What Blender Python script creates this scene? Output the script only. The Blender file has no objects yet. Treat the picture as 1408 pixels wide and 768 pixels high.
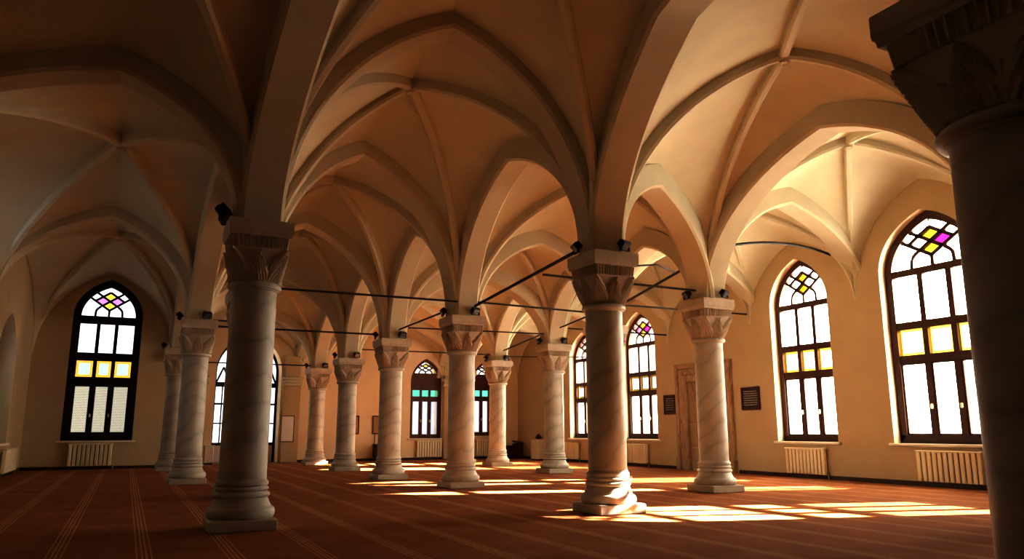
import bpy, math, random
from mathutils import Vector, Matrix
random.seed(7)
S = 4.2                      # metres per column height
C = bpy.context.scene.collection
PI = math.pi

# ------------------------------------------------------------------ helpers
class MB:
    """collects geometry (column-height units) and links it as ONE mesh object"""
    def __init__(s): s.v=[]; s.f=[]
    def add(s, vs, fs):
        n=len(s.v); s.v+= [tuple(p) for p in vs]; s.f+= [tuple(i+n for i in f) for f in fs]
    def box(s, x0,x1,y0,y1,z0,z1):
        s.add([(x0,y0,z0),(x1,y0,z0),(x1,y1,z0),(x0,y1,z0),(x0,y0,z1),(x1,y0,z1),(x1,y1,z1),(x0,y1,z1)],
              [(0,3,2,1),(4,5,6,7),(0,1,5,4),(1,2,6,5),(2,3,7,6),(3,0,4,7)])
    def rbox(s, x0,x1,y0,y1,z0,z1, r):
        """box with chamfered vertical and horizontal edges"""
        r=min(r,(x1-x0)*.45,(y1-y0)*.45,(z1-z0)*.45)
        def ring(e,z):
            a,b,c,d=x0+e,x1-e,y0+e,y1-e
            return [(a+r,c,z),(b-r,c,z),(b,c+r,z),(b,d-r,z),(b-r,d,z),(a+r,d,z),(a,d-r,z),(a,c+r,z)]
        vs=ring(r,z0)+ring(0,z0+r)+ring(0,z1-r)+ring(r,z1)
        fs=[tuple(range(7,-1,-1)),tuple(range(24,32))]
        for k in range(3):
            for i in range(8): fs.append((k*8+i,k*8+(i+1)%8,k*8+8+(i+1)%8,k*8+8+i))
        s.add(vs,fs)
    def lathe(s, prof, n=48, cx=0, cy=0):
        vs=[];fs=[];m=len(prof)
        for r,z in prof:
            for i in range(n):
                a=2*PI*i/n; vs.append((cx+r*math.cos(a),cy+r*math.sin(a),z))
        for k in range(m-1):
            for i in range(n): fs.append((k*n+i,k*n+(i+1)%n,(k+1)*n+(i+1)%n,(k+1)*n+i))
        fs.append(tuple(range(n-1,-1,-1))); fs.append(tuple((m-1)*n+i for i in range(n)))
        s.add(vs,fs)
    def tube(s, pts, r, n=10):
        pts=[Vector(p) for p in pts]; vs=[];fs=[]
        for i,p in enumerate(pts):
            d=(pts[min(i+1,len(pts)-1)]-pts[max(i-1,0)]).normalized()
            a=d.cross(Vector((0,0,1)));
            if a.length<1e-4: a=Vector((1,0,0))
            a.normalize(); b=a.cross(d)
            for k in range(n):
                t=2*PI*k/n; vs.append(p+a*(r*math.cos(t))+b*(r*math.sin(t)))
        for i in range(len(pts)-1):
            for k in range(n): fs.append((i*n+k,i*n+(k+1)%n,(i+1)*n+(k+1)%n,(i+1)*n+k))
        fs.append(tuple(range(n))); fs.append(tuple((len(pts)-1)*n+k for k in range(n-1,-1,-1)))
        s.add(vs,fs)
    def grid(s, rows):
        n=len(rows[0]); vs=[p for r in rows for p in r]; fs=[]
        for i in range(len(rows)-1):
            for j in range(n-1): fs.append((i*n+j,i*n+j+1,(i+1)*n+j+1,(i+1)*n+j))
        s.add(vs,fs)
    def build(s, name, mat, parent=None, smooth=0.0, weld=False):
        me=bpy.data.meshes.new(name)
        me.from_pydata([(x*S,y*S,z*S) for x,y,z in s.v],[],s.f)
        if weld:
            import bmesh
            bm=bmesh.new(); bm.from_mesh(me); bmesh.ops.remove_doubles(bm,verts=bm.verts,dist=1e-4)
            bmesh.ops.recalc_face_normals(bm,faces=bm.faces); bm.to_mesh(me); bm.free()
        me.materials.append(mat); me.update()
        if smooth:
            for p in me.polygons: p.use_smooth=True
            try: me.set_sharp_from_angle(angle=math.radians(smooth))
            except Exception: pass
        o=bpy.data.objects.new(name,me); C.objects.link(o)
        if parent is not None: o.parent=parent
        return o

def empty(name, loc=(0,0,0), rz=0, sc=None):
    o=bpy.data.objects.new(name,None); C.objects.link(o)
    o.location=[c*S for c in loc]; o.rotation_euler=(0,0,rz); o.empty_display_size=.2
    if sc: o.scale=sc
    return o
def tag(o, label=None, cat=None, group=None, kind=None):
    if label: o['label']=label
    if cat: o['category']=cat
    if group: o['group']=group
    if kind: o['kind']=kind
    return o
def clone(root, loc=None, rz=None, sc=None):
    r=root.copy(); C.objects.link(r)
    if loc is not None: r.location=[c*S for c in loc]
    if rz is not None: r.rotation_euler=(0,0,rz)
    if sc: r.scale=sc
    for ch in list(root.children):
        c=ch.copy(); C.objects.link(c); c.parent=r
        for g in list(ch.children):
            d=g.copy(); C.objects.link(d); d.parent=c
    return r

# ------------------------------------------------------------------ materials
def nodes(name):
    m=bpy.data.materials.new(name); m.use_nodes=True; nt=m.node_tree; nt.nodes.clear()
    out=nt.nodes.new('ShaderNodeOutputMaterial'); return m,nt,out
def L(nt,a,b): nt.links.new(a,b)
def coords(nt, scale=1.0):
    tc=nt.nodes.new('ShaderNodeTexCoord'); mp=nt.nodes.new('ShaderNodeMapping')
    mp.inputs['Scale'].default_value=(scale,)*3 if not isinstance(scale,tuple) else scale
    L(nt,tc.outputs['Object'],mp.inputs['Vector']); return mp.outputs['Vector']
def ramp(nt, fac, stops):
    r=nt.nodes.new('ShaderNodeValToRGB'); e=r.color_ramp.elements
    while len(e)<len(stops): e.new(.5)
    for el,(p,c) in zip(e,stops): el.position=p; el.color=(*c,1)
    L(nt,fac,r.inputs['Fac']); return r.outputs['Color']
def noise(nt, vec, scale, detail=4, rough=.55, dist=0):
    n=nt.nodes.new('ShaderNodeTexNoise'); n.inputs['Scale'].default_value=scale; n.inputs['Detail'].default_value=detail
    n.inputs['Roughness'].default_value=rough; n.inputs['Distortion'].default_value=dist; L(nt,vec,n.inputs['Vector']); return n.outputs['Fac']
def simple(name, c1, c2=None, scale=3, rough=.7, bump=0, bscale=40, metal=0, spec=.3, cscale=1.0):
    m,nt,out=nodes(name); b=nt.nodes.new('ShaderNodeBsdfPrincipled'); L(nt,b.outputs[0],out.inputs[0])
    c2=c2 or tuple(x*.8 for x in c1); v=coords(nt,cscale)
    L(nt,ramp(nt,noise(nt,v,scale),[(.3,c2),(.7,c1)]),b.inputs['Base Color'])
    b.inputs['Roughness'].default_value=rough; b.inputs['Metallic'].default_value=metal; b.inputs['Specular IOR Level'].default_value=spec
    if bump:
        bp=nt.nodes.new('ShaderNodeBump'); bp.inputs['Strength'].default_value=bump; bp.inputs['Distance'].default_value=.02
        L(nt,noise(nt,v,bscale),bp.inputs['Height']); L(nt,bp.outputs[0],b.inputs['Normal'])
    return m
PL=(.66,.455,.265)
M={}
M['vault']=simple('vault_plaster',(.61,.56,.41),(.55,.50,.365),1.3,.85,.10,18,spec=.12)
M['arch']=simple('arch_plaster',(.58,.53,.40),(.52,.475,.35),1.6,.85,.12,22,spec=.12)
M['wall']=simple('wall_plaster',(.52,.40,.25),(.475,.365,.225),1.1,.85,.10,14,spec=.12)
M['wall_far_lit']=simple('lit_far_wall_plaster',(.74,.60,.41),(.69,.55,.37),1.1,.85,.10,14,spec=.12)  # wall plaster lightened: window light on the far wall put into its colour
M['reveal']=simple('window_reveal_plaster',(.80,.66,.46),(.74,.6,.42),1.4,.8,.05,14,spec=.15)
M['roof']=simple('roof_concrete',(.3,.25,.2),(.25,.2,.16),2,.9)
M['base']=simple('dark_baseboard_wood',(.055,.02,.012),(.03,.012,.008),6,.45)
M['wood']=simple('dark_brown_window_wood',(.075,.026,.012),(.045,.015,.008),8,.45,.05,60)
M['wood_far']=simple('red_brown_window_wood',(.10,.03,.015),(.06,.018,.01),8,.5)
M['black']=simple('black_iron',(.016,.013,.011),(.008,.007,.006),10,.5,.08,30,metal=.4)
M['rod']=simple('tie_rod_iron',(.032,.022,.016),(.018,.013,.010),10,.55,.1,40,metal=.3)
M['rad']=simple('cream_enamel',(.78,.68,.47),(.74,.64,.44),3,.4,spec=.5)
M['rad_grey']=simple('grey_valve_metal',(.4,.36,.3),None,5,.4,metal=.6)
M['lampglass']=simple('floodlight_glass',(.12,.12,.13),(.07,.07,.08),6,.15,spec=.7)
M['board']=simple('plaque_board',(.035,.02,.018),(.02,.012,.012),8,.6)
M['ink']=simple('plaque_pale_lettering',(.42,.36,.28),(.26,.22,.17),90,.7)
M['pframe']=simple('plaque_frame_wood',(.085,.018,.012),(.045,.011,.008),9,.45)
M['paper']=simple('white_paper',(.80,.76,.68),(.74,.70,.62),3,.8)
M['cab']=simple('dark_red_brown_wood',(.055,.014,.010),(.03,.009,.007),7,.4)
M['white']=simple('white_painted_wood',(.72,.66,.56),(.66,.60,.50),4,.5)
M['pink']=simple('pale_pink_door_panel',(.62,.48,.50),(.56,.43,.45),4,.5)
M['plinth']=simple('plinth_marble',(.50,.455,.38),(.42,.38,.31),5,.5,.08,30)

def marble():
    m,nt,out=nodes('veined_marble'); b=nt.nodes.new('ShaderNodeBsdfPrincipled'); L(nt,b.outputs[0],out.inputs[0])
    oi=nt.nodes.new('ShaderNodeObjectInfo')
    tc=nt.nodes.new('ShaderNodeTexCoord'); mp=nt.nodes.new('ShaderNodeMapping'); L(nt,tc.outputs['Object'],mp.inputs['Vector'])
    mp.inputs['Rotation'].default_value=(.5,.35,0)
    ad=nt.nodes.new('ShaderNodeVectorMath'); ad.operation='ADD'; L(nt,mp.outputs[0],ad.inputs[0])
    sc=nt.nodes.new('ShaderNodeVectorMath'); sc.operation='SCALE'; sc.inputs['Scale'].default_value=9; L(nt,oi.outputs['Location'],sc.inputs[0]); L(nt,sc.outputs[0],ad.inputs[1])
    w=nt.nodes.new('ShaderNodeTexWave'); w.bands_direction='Z'; w.inputs['Scale'].default_value=.8; w.inputs['Distortion'].default_value=11; w.inputs['Detail'].default_value=4; w.inputs['Detail Scale'].default_value=.9
    L(nt,ad.outputs[0],w.inputs['Vector'])
    c1=ramp(nt,w.outputs['Fac'],[(.0,(.41,.40,.36)),(.10,(.47,.465,.42)),(.4,(.49,.485,.44)),(1,(.515,.51,.465))])
    n=noise(nt,ad.outputs[0],1.7,6,.6)
    c2=ramp(nt,n,[(.3,(.80,.77,.72)),(.62,(1,1,1))])
    mx=nt.nodes.new('ShaderNodeMix'); mx.data_type='RGBA'; mx.blend_type='MULTIPLY'; mx.inputs[0].default_value=1
    L(nt,c1,mx.inputs[6]); L(nt,c2,mx.inputs[7]); L(nt,mx.outputs[2],b.inputs['Base Color'])
    b.inputs['Roughness'].default_value=.42; b.inputs['Specular IOR Level'].default_value=.35
    bp=nt.nodes.new('ShaderNodeBump'); bp.inputs['Strength'].default_value=.08; bp.inputs['Distance'].default_value=.01
    L(nt,noise(nt,ad.outputs[0],30),bp.inputs['Height']); L(nt,bp.outputs[0],b.inputs['Normal'])
    return m
M['marble']=marble()
M['capital']=simple('carved_capital_stone',(.55,.49,.40),(.46,.40,.315),7,.6,.15,35)
M['portal']=None
def portal():
    m,nt,out=nodes('brown_veined_portal_marble'); b=nt.nodes.new('ShaderNodeBsdfPrincipled'); L(nt,b.outputs[0],out.inputs[0])
    v=coords(nt,(3.0,3.0,.8)); n=noise(nt,v,2.2,8,.65,1.5)
    L(nt,ramp(nt,n,[(.28,(.16,.085,.045)),(.48,(.35,.22,.125)),(.68,(.48,.33,.20))]),b.inputs['Base Color']); b.inputs['Roughness'].default_value=.55
    return m
M['portal']=portal()
M['portal_in']=simple('tan_portal_stone',(.42,.29,.17),(.34,.22,.12),4,.6,.1,20)

def carpet():
    m,nt,out=nodes('red_striped_carpet'); b=nt.nodes.new('ShaderNodeBsdfPrincipled'); L(nt,b.outputs[0],out.inputs[0])
    tc=nt.nodes.new('ShaderNodeTexCoord'); sp=nt.nodes.new('ShaderNodeSeparateXYZ'); L(nt,tc.outputs['Object'],sp.inputs[0])
    def mth(op,a,bv=None,c=None):
        n=nt.nodes.new('ShaderNodeMath'); n.operation=op
        for i,x in enumerate((a,bv,c)):
            if x is None: continue
            if isinstance(x,(int,float)): n.inputs[i].default_value=x
            else: L(nt,x,n.inputs[i])
        return n.outputs[0]
    per=.2155*S; off=.0705*S
    u=mth('SUBTRACT',mth('FLOORED_MODULO',mth('ADD',mth('SUBTRACT',sp.outputs['X'],off),per/2),per),per/2)
    a=mth('ABSOLUTE',u)
    def line(v,pos,w):   # 1 on a thin line |v-pos|<w
        return mth('LESS_THAN',mth('ABSOLUTE',mth('SUBTRACT',v,pos)),w)
    lines=mth('MAXIMUM',line(a,.022,.009),line(a,.075,.008))
    perY=.30*S
    vy=mth('FLOORED_MODULO',sp.outputs['Y'],perY)
    cross=line(vy,.6,.014)
    v=tc.outputs['Object']
    n1=noise(nt,v,1.2,5,.6); n2=noise(nt,v,26,3,.6)
    base=ramp(nt,n1,[(.3,(.31,.112,.044)),(.7,(.43,.165,.068))])
    mxn=nt.nodes.new('ShaderNodeMix'); mxn.data_type='RGBA'; mxn.blend_type='MULTIPLY'; mxn.inputs[0].default_value=1
    L(nt,base,mxn.inputs[6]); L(nt,ramp(nt,n2,[(.25,(.62,.60,.58)),(.7,(1,1,1))]),mxn.inputs[7])
    m1=nt.nodes.new('ShaderNodeMix'); m1.data_type='RGBA'; L(nt,mth('MULTIPLY',lines,mth('MULTIPLY',n2,.95)),m1.inputs[0]); L(nt,mxn.outputs[2],m1.inputs[6]); m1.inputs[7].default_value=(.80,.50,.22,1)
    m2=nt.nodes.new('ShaderNodeMix'); m2.data_type='RGBA'; L(nt,mth('MULTIPLY',cross,.26),m2.inputs[0]); L(nt,m1.outputs[2],m2.inputs[6]); m2.inputs[7].default_value=(.50,.22,.08,1)
    L(nt,m2.outputs[2],b.inputs['Base Color']); b.inputs['Roughness'].default_value=.95; b.inputs['Specular IOR Level'].default_value=.05
    bp=nt.nodes.new('ShaderNodeBump'); bp.inputs['Strength'].default_value=.5; bp.inputs['Distance'].default_value=.01
    L(nt,noise(nt,v,90,3),bp.inputs['Height']); L(nt,bp.outputs[0],b.inputs['Normal'])
    return m
M['carpet']=carpet()

def glass(name,col):
    m,nt,out=nodes(name); t=nt.nodes.new('ShaderNodeBsdfTransparent'); g=nt.nodes.new('ShaderNodeBsdfGlossy'); g.inputs['Roughness'].default_value=.1
    n=noise(nt,coords(nt,1.0),4,3)
    lo=tuple(c*.96 for c in col); L(nt,ramp(nt,n,[(.3,lo),(.7,col)]),t.inputs['Color'])
    mx=nt.nodes.new('ShaderNodeMixShader'); mx.inputs[0].default_value=.04; L(nt,t.outputs[0],mx.inputs[1]); L(nt,g.outputs[0],mx.inputs[2]); L(nt,mx.outputs[0],out.inputs[0]); return m
M['clear']=glass('clear_window_glass',(.95,.95,.95))
M['yellow']=glass('yellow_stained_glass',(0.1, 0.075, 0.006))
M['magenta']=glass('magenta_stained_glass',(0.085, 0.0035, 0.065))
M['pinkg']=glass('pink_stained_glass',(0.09, 0.028, 0.085))
M['teal']=glass('teal_glass',(.13,.46,.35))
M['bluegl']=glass('pale_blue_glass',(.42,.72,.80))
M['amber']=glass('amber_patterned_glass',(.75,.40,.06))
M['yellow_d']=glass('yellow_dim_sky_glass',(.90,.80,.10))  # this and the next two: tint raised to offset the dimmer sky behind
M['pink_d']=glass('pink_dim_sky_glass',(.85,.30,.85))
M['magenta_d']=glass('magenta_dim_sky_glass',(.80,.05,.62))
M['gold']=glass('gold_bordered_glass',(0.16, 0.105, 0.016))
def frosted(name,c1,c2,mix=.45,sc=26):
    m,nt,out=nodes(name); t=nt.nodes.new('ShaderNodeBsdfTransparent'); tr=nt.nodes.new('ShaderNodeBsdfTranslucent')
    v=coords(nt,1.0); br=nt.nodes.new('ShaderNodeTexBrick'); br.inputs['Scale'].default_value=sc; br.inputs['Mortar Size'].default_value=.13; br.inputs['Brick Width'].default_value=.8; br.inputs['Row Height'].default_value=.55
    tc=nt.nodes.new('ShaderNodeTexCoord'); sp=nt.nodes.new('ShaderNodeSeparateXYZ'); cb=nt.nodes.new('ShaderNodeCombineXYZ')
    L(nt,tc.outputs['Object'],sp.inputs[0]); L(nt,sp.outputs['X'],cb.inputs['X']); L(nt,sp.outputs['Z'],cb.inputs['Y']); L(nt,cb.outputs[0],br.inputs['Vector'])
    br.inputs['Color1'].default_value=(*c1,1); br.inputs['Color2'].default_value=(*[x*.9 for x in c1],1); br.inputs['Mortar'].default_value=(*c2,1)
    L(nt,br.outputs['Color'],t.inputs['Color']); L(nt,br.outputs['Color'],tr.inputs['Color'])
    mx=nt.nodes.new('ShaderNodeMixShader'); mx.inputs[0].default_value=mix; L(nt,t.outputs[0],mx.inputs[1]); L(nt,tr.outputs[0],mx.inputs[2]); L(nt,mx.outputs[0],out.inputs[0]); return m
M['frost']=frosted('frosted_lower_glass',(.85,.84,.82),(.6,.58,.54),.35)
M['mesh']=frosted('meshed_lower_glass',(.60,.58,.47),(.20,.18,.12),.30,15)
M['frost_far']=frosted('pale_frosted_glass',(.52,.54,.60),(.40,.42,.47),.4)

# ------------------------------------------------------------------ plan (column-height units)
COL=dict(A=(.37,2.837,1.055),X=(.52,4.15,1.03),H=(.364,5.353,1.025),I=(.344,7.126,1.007),B=(1.772,2.713,1.057),D=(1.773,4.277,.995),
 E=(1.641,5.253,.954),F=(1.651,6.498,.921),G=(1.67,7.75,.927),C=(2.872,3.348,1.036),Y=(2.845,4.34,1.01),J=(3.021,5.376,.994),K=(3.126,6.649,.967),
 R=(1.05,.575,.92),P=(2.87,1.65,1.06),Q=(.42,-.35,1.05),Lc=(3.15,7.55,.94),S=(2.87,-.55,1.05))
WALLP=dict(W9=(4.217,-.50,1.16),WA=(-.782,2.84,1.02),WH=(-.782,5.35,.98),WQ=(-.782,-.2,1.02),E1=(-.782,7.746,1.0),E2=(.33,7.746,1.0),
 Z=(.42,7.75,.95),ZW=(.42,8.397,.95),GW=(1.62,8.397,.93),LW=(3.25,8.397,.92),KW=(4.217,8.397,.92),
 W0=(4.217,2.40,1.16),W1=(4.217,3.46,1.16),W2=(4.217,4.43,1.12),W3=(4.217,5.45,1.08),W4=(4.217,6.40,1.04),W5=(4.217,7.42,1.0))
PT={**COL,**WALLP}
RX,LX,FY,EY,BY=4.22,-.785,8.40,7.75,-1.3

# arches: P,Q, apex fraction along P->Q, soffit apex height, width
ARCH=[('A','B',.506,1.953,.15),('X','D',.45,1.871,.15),('H','E',.497,1.72,.14),('I','F',.5,1.66,.14),('Z','G',.5,1.45,.12),
 ('B','D',.515,1.734,.14),('D','E',.541,1.612,.14),('E','F',.56,1.512,.13),('F','G',.496,1.401,.13),
 ('A','H',.487,1.60,.15),('H','I',.5,1.56,.14),
 ('B','C',.42,1.496,.14),('D','Y',.5,1.50,.14),('E','J',.5,1.47,.14),('F','K',.5,1.45,.14),('G','Lc',.5,1.42,.13),
 ('C','P',.55,1.713,.15),('C','Y',.472,1.44,.14),('Y','J',.5,1.42,.14),('J','K',.45,1.52,.14),('K','Lc',.5,1.38,.13),
 ('C','W1',.527,1.70,.14),('Y','W2',.5,1.60,.14),('J','W3',.5,1.56,.14),('K','W4',.5,1.50,.13),('Lc','W5',.5,1.42,.13),('P','W0',.5,1.70,.14),
 ('WA','A',.573,1.534,.14),('WH','H',.515,1.64,.13),
 ('P','S',.5,1.70,.15),('Q','S',.5,1.75,.15),('S','W9',.5,1.70,.14),('B','R',.45,1.60,.15),('A','Q',.48,1.66,.15),('Q','R',.5,1.62,.15),('R','P',.5,1.62,.15),('WQ','Q',.5,1.55,.14),
 ('I','E2',.5,1.30,.12),('G','GW',.5,1.25,.12),('Lc','LW',.5,1.25,.12)]
WALLARC=[('WA','WH',.5,1.62),('WH','E1',.5,1.64),('E1','E2',.5,1.72),('WQ','WA',.5,1.6),('Z','ZW',.5,1.2),('ZW','GW',.5,1.45),('GW','LW',.5,1.5),('LW','KW',.5,1.45),
 ('W9','W0',.5,1.88),('W0','W1',.5,1.83),('W1','W2',.5,1.66),('W2','W3',.5,1.58),('W3','W4',.5,1.54),('W4','W5',.5,1.48),('W5','KW',.5,1.42),('A','X',.5,1.60),('X','H',.5,1.60),('I','Z',.5,1.15)]
BAY=[(['Q','S','P','R'],(1.9,.45,1.85)),(['S','W9','W0','P'],(3.55,.8,1.88)),(['Q','R','B','A'],(.80,1.55,1.80)),(['A','B','D','X'],(1.155,3.5,2.024)),(['X','D','E','H'],(1.05,4.72,1.868)),(['H','E','F','I'],(1.107,6.0,1.842)),
 (['I','F','G','Z'],(1.05,7.15,1.66)),(['Z','G','GW','ZW'],(1.02,8.05,1.50)),
 (['R','P','C','B'],(2.421,2.24,1.897)),(['B','C','Y','D'],(2.35,3.66,1.74)),(['D','Y','J','E'],(2.33,4.81,1.68)),(['E','J','K','F'],(2.35,5.93,1.65)),
 (['F','K','Lc','G'],(2.4,7.1,1.56)),(['G','Lc','LW','GW'],(2.4,8.0,1.52)),
 (['P','W0','W1','C'],(3.547,2.86,1.912)),(['C','W1','W2','Y'],(3.55,3.92,1.80)),(['Y','W2','W3','J'],(3.6,4.9,1.72)),(['J','W3','W4','K'],(3.63,5.95,1.66)),
 (['K','W4','W5','Lc'],(3.66,7.0,1.60)),(['Lc','W5','KW','LW'],(3.7,7.92,1.52)),
 (['WQ','Q','A','WA'],(-.20,1.5,1.66)),(['WA','A','H','WH'],(-.135,4.0,1.675)),(['WH','H','I','E2','E1'],(-.162,6.35,1.745))]

PHI=math.radians(72); NA=18; OFF=.082; REC=.072
def half(p0, p1, n=NA):
    """pointed-arch half curve from springing p0 (vertical tangent) to apex p1"""
    out=[]
    for i in range(n+1):
        f=PHI*i/n; a=(1-math.cos(f))/(1-math.cos(PHI)); b=math.sin(f)/math.sin(PHI)
        out.append(Vector((p0[0]+(p1[0]-p0[0])*a,p0[1]+(p1[1]-p0[1])*a,p0[2]+(p1[2]-p0[2])*b)))
    return out
def off_of(n): return -.055 if n in WALLP else OFF
def arch_curves(P,Q,s,za):
    p=Vector(PT[P]);q=Vector(PT[Q]); d=Vector((q.x-p.x,q.y-p.y,0)); ln=d.length; d/=ln
    ap=Vector((p.x+d.x*ln*s,p.y+d.y*ln*s,za))
    return p,q,d,ap
def strip(mb, curve, side, w, t, up=True):
    """rectangular bar swept under/along curve; side = horizontal unit vector across; thickness t outwards"""
    n=len(curve); rows=[[],[],[],[]]
    for i,p in enumerate(curve):
        tg=(curve[min(i+1,n-1)]-curve[max(i-1,0)]).normalized()
        nr=side.cross(tg)
        if nr.z<0 or (abs(nr.z)<1e-6): nr=-nr if nr.z<0 else nr
        q=p+nr*t
        rows[0].append(p-side*(w/2)); rows[1].append(p+side*(w/2)); rows[2].append(q+side*(w/2)); rows[3].append(q-side*(w/2))
    for a,b in ((0,1),(1,2),(2,3),(3,0)): mb.grid([rows[a],rows[b]])

ceil=empty('ceiling'); tag(ceil,kind='structure')
EDGE={}
for P_,Q_,s,za,w in ARCH:
    p,q,d,ap=arch_curves(P_,Q_,s,za); side=Vector((-d.y,d.x,0))
    op,oq=off_of(P_),off_of(Q_)
    c1=half(p+d*op,ap); c2=half(q-d*oq,ap)
    mb=MB()
    # one continuous curve P -> apex -> Q; normals handled per half
    for c,sg in ((c1,1),(c2,-1)):
        n=len(c); rows=[[],[],[],[]]; ch=.012
        prof=[(-w/2,ch),(-w/2+ch,0),(w/2-ch,0),(w/2,ch),(w/2,.115),(-w/2,.115)]
        rows=[[] for _ in prof]
        for i,pt in enumerate(c):
            if i==0: tg=Vector((0,0,1))
            elif i==n-1: tg=(c[i]-c[i-1]).normalized()
            else: tg=(c[i+1]-c[i-1]).normalized()
            hd=d*sg
            nr=Vector((-hd.x*tg.z,-hd.y*tg.z,tg.x*hd.x+tg.y*hd.y))   # outward normal in the arch plane
            for r,(a,b) in zip(rows,prof):
                if i==n-1: r.append(pt+side*a+Vector((0,0,b*1.15)))
                else: r.append(pt+side*a+nr*b)
        for k in range(6): mb.grid([rows[k],rows[(k+1)%6]])
    mb.build('arch',M['arch'],ceil,smooth=25,weld=True)
    e1=half(p+d*max(op-REC,-.055),ap+Vector((0,0,REC))); e2=half(q-d*max(oq-REC,-.055),ap+Vector((0,0,REC)))
    EDGE[(P_,Q_)]=(e1,e2); EDGE[(Q_,P_)]=(e2,e1)
for P_,Q_,s,za in WALLARC:
    p,q,d,ap=arch_curves(P_,Q_,s,za)
    e1=half(p+d*.01,ap); e2=half(q-d*.01,ap)
    EDGE[(P_,Q_)]=(e1,e2); EDGE[(Q_,P_)]=(e2,e1)

RIBW,RIBD=.042,.048
def rib_profile(mb,c,d,sg=1):
    side=Vector((-d.y,d.x,0)); n=len(c)
    prof=[(-RIBW/2,.012),(-RIBW/2+.010,0),(RIBW/2-.010,0),(RIBW/2,.012),(RIBW/2,.085),(-RIBW/2,.085)]
    rows=[[] for _ in prof]
    for i,pt in enumerate(c):
        tg=Vector((0,0,1)) if i==0 else ((c[i]-c[i-1]).normalized() if i==n-1 else (c[i+1]-c[i-1]).normalized())
        nr=Vector((-d.x*tg.z,-d.y*tg.z,tg.x*d.x+tg.y*d.y))
        for r,(a,b) in zip(rows,prof): r.append(pt+side*a+nr*b)
    for k in range(6): mb.grid([rows[k],rows[(k+1)%6]])
    mb.add([r[0] for r in rows],[(0,1,2,3,4,5)]); mb.add([r[-1] for r in rows],[(5,4,3,2,1,0)])
for corners,boss in BAY:
    b=Vector(boss); n=len(corners); ribc={}
    for k in corners:
        p=Vector(PT[k]); d=Vector((b.x-p.x,b.y-p.y,0)).normalized()
        o=-.04 if k in WALLP else .064/max(abs(d.x),abs(d.y))
        c=half(p+d*o,b); mb=MB(); rib_profile(mb,c,d); mb.build('rib',M['arch'],ceil,smooth=30)
        ribc[k]=half(p+d*max(o-RIBD,0),b+Vector((0,0,RIBD)))
    web=MB(); MM=8
    for i in range(n):
        P_,Q_=corners[i],corners[(i+1)%n]; e1,e2=EDGE[(P_,Q_)]
        for e,r in ((e1,ribc[P_]),(e2,ribc[Q_])):
            rows=[]
            for a,c in zip(e,r):
                row=[]
                for m in range(MM+1):
                    t=m/MM; q=a.lerp(c,t); q.z+= .028*math.sin(PI*t)*min(1,(a-c).length*1.6); row.append(q)
                rows.append(row)
            web.grid(rows)
    web.build('vault_web',M['vault'],ceil,smooth=40,weld=True)
    bo=MB(); r0=.030
    bo.lathe([(.012,b.z-.016),(.020,b.z-.018),(.026,b.z-.012),(.022,b.z-.008),(r0,b.z-.004),(r0,b.z+.02)],20,b.x,b.y)
    for k in range(8):
        a=2*PI*k/8; bo.lathe([(.002,b.z-.022),(.006,b.z-.019),(.006,b.z-.010)],6,b.x+.019*math.cos(a),b.y+.019*math.sin(a))
    bo.build('boss',M['arch'],ceil,smooth=40)

# spandrel walls that carry the higher nave vault, and squat piers above the capitals
def spandrel(P_,Q_,w=.10):
    e1,e2=EDGE[(P_,Q_)]; c=[Vector(v) for v in e1]+[Vector(v) for v in reversed(e2[:-1])]
    d=(Vector(PT[Q_])-Vector(PT[P_])); d.z=0; d.normalize(); sd=Vector((-d.y,d.x,0))
    mb=MB()
    for s in (-1,1): mb.grid([[p+sd*(s*w/2) for p in c],[Vector((p.x,p.y,2.30))+sd*(s*w/2) for p in c]])
    mb.build('spandrel_wall',M['vault'],ceil,smooth=0)
spandrel('A','H')
def infill():
    # masonry closing the gap between the long aisle arch and the nave vault over the engaged column
    e1,e2=EDGE[('A','H')]; ah=[Vector(v) for v in e1]+[Vector(v) for v in reversed(e2[:-1])]
    chain=[]
    for k in (('A','X'),('X','H')):
        a,b=EDGE[k]; chain+=[Vector(v) for v in a]+[Vector(v) for v in reversed(b[:-1])]
    rows=[]
    for p in chain:
        y=min(max(p.y,ah[0].y),ah[-1].y); q=ah[-1]
        for a,b in zip(ah,ah[1:]):
            if a.y<=y<=b.y: q=a.lerp(b,(y-a.y)/max(b.y-a.y,1e-6)); break
        q=Vector((q.x+.045,q.y,q.z)); pp=Vector((p.x+.02,p.y,p.z)); rows.append([pp.lerp(q,i/6) for i in range(7)])
    m=MB(); m.grid(rows); m.build('spandrel_wall',M['vault'],ceil,smooth=40)
infill()
for k,(x,y,h) in COL.items():
    mb=MB(); mb.box(x-.066,x+.066,y-.066,y+.066,h-.002,h+.13); mb.build('springer_block',M['arch'],ceil)

# ------------------------------------------------------------------ room shell
def warc(hw,H,zs,n=14,hscale=1.0):
    """outline of an arched opening from right jamb foot over the apex to the left jamb foot (x, z)"""
    ph=math.radians(66); pts=[(hw,0.0)]
    right=[]
    for i in range(n+1):
        f=ph*i/n; a=(1-math.cos(f))/(1-math.cos(ph)); b=math.sin(f)/math.sin(ph)
        right.append((hw*(1-a),zs+(H-zs)*b))
    pts+=right; pts+=[(-x,z) for x,z in reversed(right[:-1])]; pts.append((-hw,0.0)); return pts

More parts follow.
